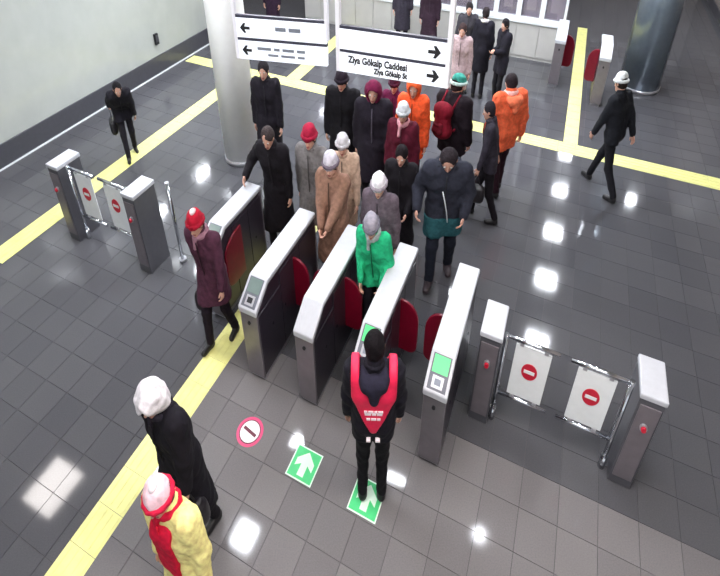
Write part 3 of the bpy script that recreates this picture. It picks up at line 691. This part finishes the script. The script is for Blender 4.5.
    if backpack:
        f = Field(tor(0,-.22,.28)-.36, tor(0,-.22,.28)+.36, .016); yb = -.17-pf_
        f.cone(tor(-.07,yb,.12), tor(.07,yb,.12), .09, .09, .03).cone(tor(-.07,yb,.40), tor(.07,yb,.40), .085, .085, .2).cone(tor(0,yb,.12), tor(0,yb,.40), .11, .1, .06); bp = mkf('backpack', f, fabric(backpack), body)
        f = Field(tor(0,-.3,.2)-.26, tor(0,-.3,.2)+.26, .016); f.cone(tor(-.05,yb-.09,.14), tor(.05,yb-.09,.14), .05, .05).cone(tor(-.05,yb-.085,.22), tor(.05,yb-.085,.22), .04, .04); mkf('pocket', f, fabric(tuple(int(c*.8) for c in backpack)), bp)
        for s in (-1, 1):
            pts = [tor(s*.1*wide, yb+.05, .42), tor(s*.11*wide, -.03, .535+pf_), tor(s*.12*wide, .1+pf_, .42), tor(s*.125*wide, .1+pf_, .28), tor(s*.14*wide, yb+.06, .14)]
            V, F = tube(pts, [.018]*5); mk('strap', V, np.array(F), fabric(stripe or backpack), bp)
    if bag:
        bs = bag_side; hp = wr[bs]; c = np.array([hp[0]+bs*.0, hp[1]+.02, hp[2]-.36])
        f = Field(c-.28, c+.3, .0145); f.cone(c+[0,-.1,-.08], c+[0,.1,-.08], .07, .07, .05).cone(c+[0,-.1,.07], c+[0,.1,.07], .055, .055, .2); bo = mkf('handbag', f, leather(bag), body)
        pts = [c+[0,-.08,.11], hp+np.array([0,-.02,-.10]), hp+np.array([0,.02,-.10]), c+[0,.09,.11]]; V, F = tube([np.array(q, float) for q in pts], [.01]*4); mk('handle', V, np.array(F), leather(bag), bo)
    ctx = dict(body=body, coat=coato, tor=tor, RT=RT, puff=pf_, mk=mk, mkf=mkf, toW=toW, pel=pel, wide=wide, knee=knee, hip=hip, foot=foot, LO=LO, HI=HI, C=C)
    return ctx

BL, DK, GY = (22,20,26), (34,30,38), (90,88,94)
# guard with vest
g = person('guard in black uniform and red vest standing with back to camera', (375, 330), 1.70, 2, nod=8, coat=(20,18,28), puff=.03, hem=.80, trousers=(16,14,20), shoes=(14,14,16), hair=(16,12,16), hood=(30,28,44),
           rh=(.27,.10,.92), lh=(.27,.10,.92), wide=1.12, kp=.72, det=.8)
tor, pf_ = g['tor'], g['puff']
f = Field(g['LO'], g['HI'], .0125); wd = g['wide']
f.cone(tor(-.07,0,.18), tor(.07,0,.18), .118+pf_, .118+pf_, .06).cone(tor(-.09*wd,0,.34), tor(.09*wd,0,.34), .127+pf_, .127+pf_, .06).cone(tor(-.15*wd,0,.46), tor(.15*wd,0,.46), .086+pf_, .086+pf_, .05).cone(tor(-.185*wd,0,.485), tor(.185*wd,0,.485), .072+pf_, .072+pf_, .05).cone(tor(-.07,0,.05), tor(.07,0,.05), .118+pf_, .118+pf_, .06)
X, Y, Z = np.meshgrid(*f.ax, indexing='ij', sparse=True); zt = Z-g['pel'][2]; 
wlim = np.clip((zt+.03)/.36, 0, 1)*.20+.012
inner = np.clip((zt-.27)/.25, 0, 1)*.135*np.where(zt > .27, 1, 0)
f.F = np.maximum(f.F, np.maximum(np.abs(X)-wlim, np.where(zt > .27, inner-np.abs(X), -1)*.8)); f.F = np.maximum(f.F, zt-.585)
vest = g['mkf']('vest', f, mat('red_vest', (226, 24, 74), rough=.6, var=.08, scale=30), g['body']); vest['label'] = 'bright red sleeveless vest with white print'
REFL = mat('vest_print', (240, 226, 232), rough=.5, var=.05)
def back_y(zz): return -(.120+pf_+.004+(.008 if zz > .25 else 0))
for (zz, wds) in ((.235, (.03,.05,.028,.045)), (.215, (.06,.04,.05)), (.165, (.035,.05,.03))):
    x = -sum(wds)/2-.008*(len(wds)-1)/2
    for wl in wds:
        c0 = [(x,back_y(zz)-.006,zz-.007),(x+wl,back_y(zz)-.006,zz-.007),(x+wl,back_y(zz)-.006,zz+.007),(x,back_y(zz)-.006,zz+.007),(x,back_y(zz)+.02,zz-.007),(x+wl,back_y(zz)+.02,zz-.007),(x+wl,back_y(zz)+.02,zz+.007),(x,back_y(zz)+.02,zz+.007)]
        g['mk']('print', np.array([tor(*q) for q in c0]), np.array([(0,1,2,3),(7,6,5,4),(0,4,5,1),(1,5,6,2),(2,6,7,3),(3,7,4,0)]), REFL, vest, smooth=False); x += wl+.008
for s, wl in ((-1, .04), (1, .045)):
    c0 = [(s*.045+dx*wl/2, dy, zz) for dy in (-(.126+pf_), -(.09+pf_)) for dx, zz in ((-1,.0),(1,.0),(1,.014),(-1,.014))]
    g['mk']('print', np.array([tor(q[0], q[1], q[2]-.08) for q in c0]), np.array([(0,1,2,3),(7,6,5,4),(0,4,5,1),(1,5,6,2),(2,6,7,3),(3,7,4,0)]), REFL, g['coat'], smooth=False)

person('person in dark maroon coat and red hat stepping past the leftmost turnstile', (192, 216), 1.58, 200, lean=8, stride=.35, hat=(170,18,44), hat_cuff=(150,14,40), pom=(235,210,215), coat=(74,40,58), hem=.62, trousers=(28,20,30), scarf=(150,110,126), hair=(60,40,40), bag=(30,22,28), bag_side=1)
person('dark haired man in long black coat resting a hand on the leftmost turnstile', (265, 131), 1.70, 196, lean=10, nod=25, coat=(20,16,22), hem=.42, trousers=(18,16,20), hair=(58,50,50), rh=(.38,.26,1.14), stride=.2)
person('person in red hat and grey coat walking behind the turnstiles', (308, 129), 1.70, 200, hat=(150,20,52), coat=(112,108,108), hem=.6, nod=15, stride=.3, trousers=(44,40,46))
person('person in pale grey hat and beige coat behind the tan coated one', (342, 138), 1.56, 190, hat=(190,186,190), coat=(188,160,140), hem=.55, stride=.3, trousers=(50,40,40))
person('person in tan brown coat and grey white hat, hands held in front', (329, 157), 1.66, 205, hat=(196,190,200), hat_cuff=(110,98,110), coat=(140,106,90), hem=.48, rh=(.06,.30,1.0), lh=(.06,.32,1.02), nod=20, trousers=(80,60,54), puff=.035)
person('person in white hat and mauve grey coat between two turnstile lids', (378, 179), 1.60, 202, hat=(226,222,228), hat_cuff=(150,140,150), coat=(98,86,96), hem=.55, lean=6, nod=20)
person('person in bright green jacket and grey hat passing a turnstile', (370, 221), 1.60, 202, kp=.68, hat=(150,146,158), hat_cuff=(100,98,110), coat=(36,178,124), hem=.80, lean=16, nod=22, stride=.3, trousers=(24,22,30), scarf=(150,160,160), puff=.025, rh=(.16,.22,.92), lh=(.16,.2,.95))
person('person in plain black coat left of the stooping man with the white cord', (401, 148), 1.60, 200, coat=(18,15,21), hem=.45, hair=(28,22,26), nod=22, lh=(.16,.22,1.0), stride=.2, det=1.1)
c = person('stooping man in dark jacket with teal lower part and white cord', (449, 156), 1.76, 190, kp=.92, lean=14, nod=38, coat=(44,46,58), hem=.83, trousers=(26,30,42), hair=(40,34,38), hood=(40,42,52), stride=.35, rh=(.30,.22,1.0), lh=(.22,.2,.95), shoes=(60,50,56), puff=.035)
V, F = tube([c['tor'](.03,.17,.33), c['tor'](.0,.185,.22), c['tor'](-.03,.19,.08), c['tor'](-.05,.2,-.06)], [.007]*4); c['mk']('cord', V, np.array(F), mat('white_cord', (230,236,240), rough=.5, var=.03), c['coat'])
V2 = Field(c['LO'], c['HI'], .017)
for s in (-1, 1): V2.cone(c['hip'][s]+[0,.02,.05], c['hip'][s]+(c['knee'][s]-c['hip'][s])*.55, .135, .13, .06)
V2.cut((0,0,-1), (0,0,.62)).cut((0,0,1), (0,0,.86)); V2.folds(.004, 2.); o = c['mkf']('jacket_skirt', V2, fabric((40,86,94)), c['coat']); o['label'] = 'teal lower part of the jacket'
person('man in black coat standing beside the white column under the sign', (262, 62), 1.74, 185, coat=(24,20,28), hem=.5, hair=(36,32,36), nod=12, det=1.15, stride=.2)
person('person in black coat and dark hat below the left end of the right sign', (341, 74), 1.66, 196, kp=.82, coat=(17,14,19), hem=.42, hat=(34,24,34), det=1.15, wide=1.1, puff=.045)
person('person in black puffer coat with maroon hood raised', (373, 84), 1.73, 190, kp=.84, coat=(30,24,34), hem=.5, hat=(104,20,58), hat_kind='hood', det=1.1, puff=.045, stride=.2, zipc=(90,84,96))
person('person in maroon jacket mostly hidden behind the raised hoods', (394, 78), 1.56, 200, coat=(96,22,60), hem=.7, hat=(70,24,46), det=1.2)
person('person in bright orange hooded jacket below the right sign', (414, 80), 1.70, 196, coat=(236,88,44), hem=.72, hat=(238,100,54), hat_kind='hood', det=1.1, puff=.04)
person('person in pale grey hat and dark red coat with pink scarf', (403, 106), 1.62, 200, coat=(84,18,38), hem=.6, hat=(196,198,202), scarf=(210,150,160), det=1.05, puff=.035)
person('person in teal and white hat with black coat and red backpack', (461, 76), 1.66, 50, kp=.95, coat=(26,16,24), hem=.72, hat=(60,150,136), hat_cuff=(196,220,214), backpack=(118,14,34), trousers=(96,92,94), puff=.045, det=1.05, wide=1.1, hair=(40,26,28))
person('man in bright orange jacket and black trousers seen from behind', (511, 73), 1.66, 340, kp=.86, coat=(240,104,66), hem=.72, hair=(44,36,40), trousers=(40,16,28), stride=.25, puff=.045, wide=1.1, det=1.05, scarf=(236,196,190), hood=(238,120,84))
person('dark haired person in charcoal jacket walking beside the orange jacket', (488, 102), 1.60, 285, coat=(48,44,54), hem=.8, hair=(40,36,42), lean=8, trousers=(22,18,24), stride=.45, puff=.02, det=1.05, bag=(30,26,30), bag_side=-1)
person('person in pale pinkish grey coat near the far wall', (463, 24), 1.58, 200, coat=(176,154,156), hem=.62, hair=(60,46,46), hairlen=.1, trousers=(36,32,40), det=1.25)
person('tall man in black suit facing away near the far wall', (487, 7), 1.56, 20, coat=(26,24,34), hem=.55, hair=(40,34,36), scarf=(200,196,200), det=1.3)
person('man in black with folded arms beside the far wall', (505, 19), 1.50, 250, coat=(28,26,36), hem=.72, hair=(30,26,30), rh=(.02,.26,1.18), lh=(.02,.28,1.14), det=1.3)
person('dark clothed person farthest back behind the pale coat', (470, 3), 1.58, 190, coat=(56,54,60), hem=.65, hair=(40,36,38), det=1.3)
person('bent figure in black carrying a bag by the left skirting', (0, 0), 1.45, 150, base=px(133, 156)[:2], coat=(28,26,34), hem=.72, lean=46, nod=10, hair=(30,28,32), stride=.4, bag=(24,22,28), bag_side=1, det=1.15)
person('person in white hat and dark clothes striding at the right edge', (621, 74), 1.68, 330, coat=(26,28,34), hem=.78, hat=(222,226,226), trousers=(22,22,28), stride=.7, lean=8, det=1.1)
person('person in long black coat with fluffy white hat at bottom left', (143, 395), 1.62, 214, coat=(18,15,24), hem=.38, hat=(212,208,214), hat_kind='fur', hair=(50,40,44), lean=4, nod=24, stride=.3, puff=.045, trousers=(20,18,24), det=.85, scarf=(40,36,48), bag=(24,20,26), bag_side=-1)
person('person in yellow and white jacket with red scarf nearest the camera', (152, 492), 1.58, 206, coat=(246,226,150), hem=.7, hat=(234,196,206), hat_cuff=(196,26,62), scarf=(200,18,56), trousers=(150,20,50), nod=18, puff=.04, det=.85, pom=(240,224,230), zipc=(200,20,50), bib=(204,20,56))
person('dark figure seen through the gap above the left arrow sign', (0,0), 1.68, 200, base=px(276, 44)[:2], coat=(38,22,40), hem=.5, det=1.4, hat=(90,24,50))
person('dark figure left of the right sign hanger, far behind it', (0,0), 1.72, 185, base=px(401, 52)[:2], coat=(48,44,54), hem=.5, det=1.4)
person('dark maroon figure just left of the right sign hanger, far behind', (0,0), 1.68, 200, base=px(427, 62)[:2], coat=(46,30,42), hem=.45, det=1.4, hat=(80,30,44))
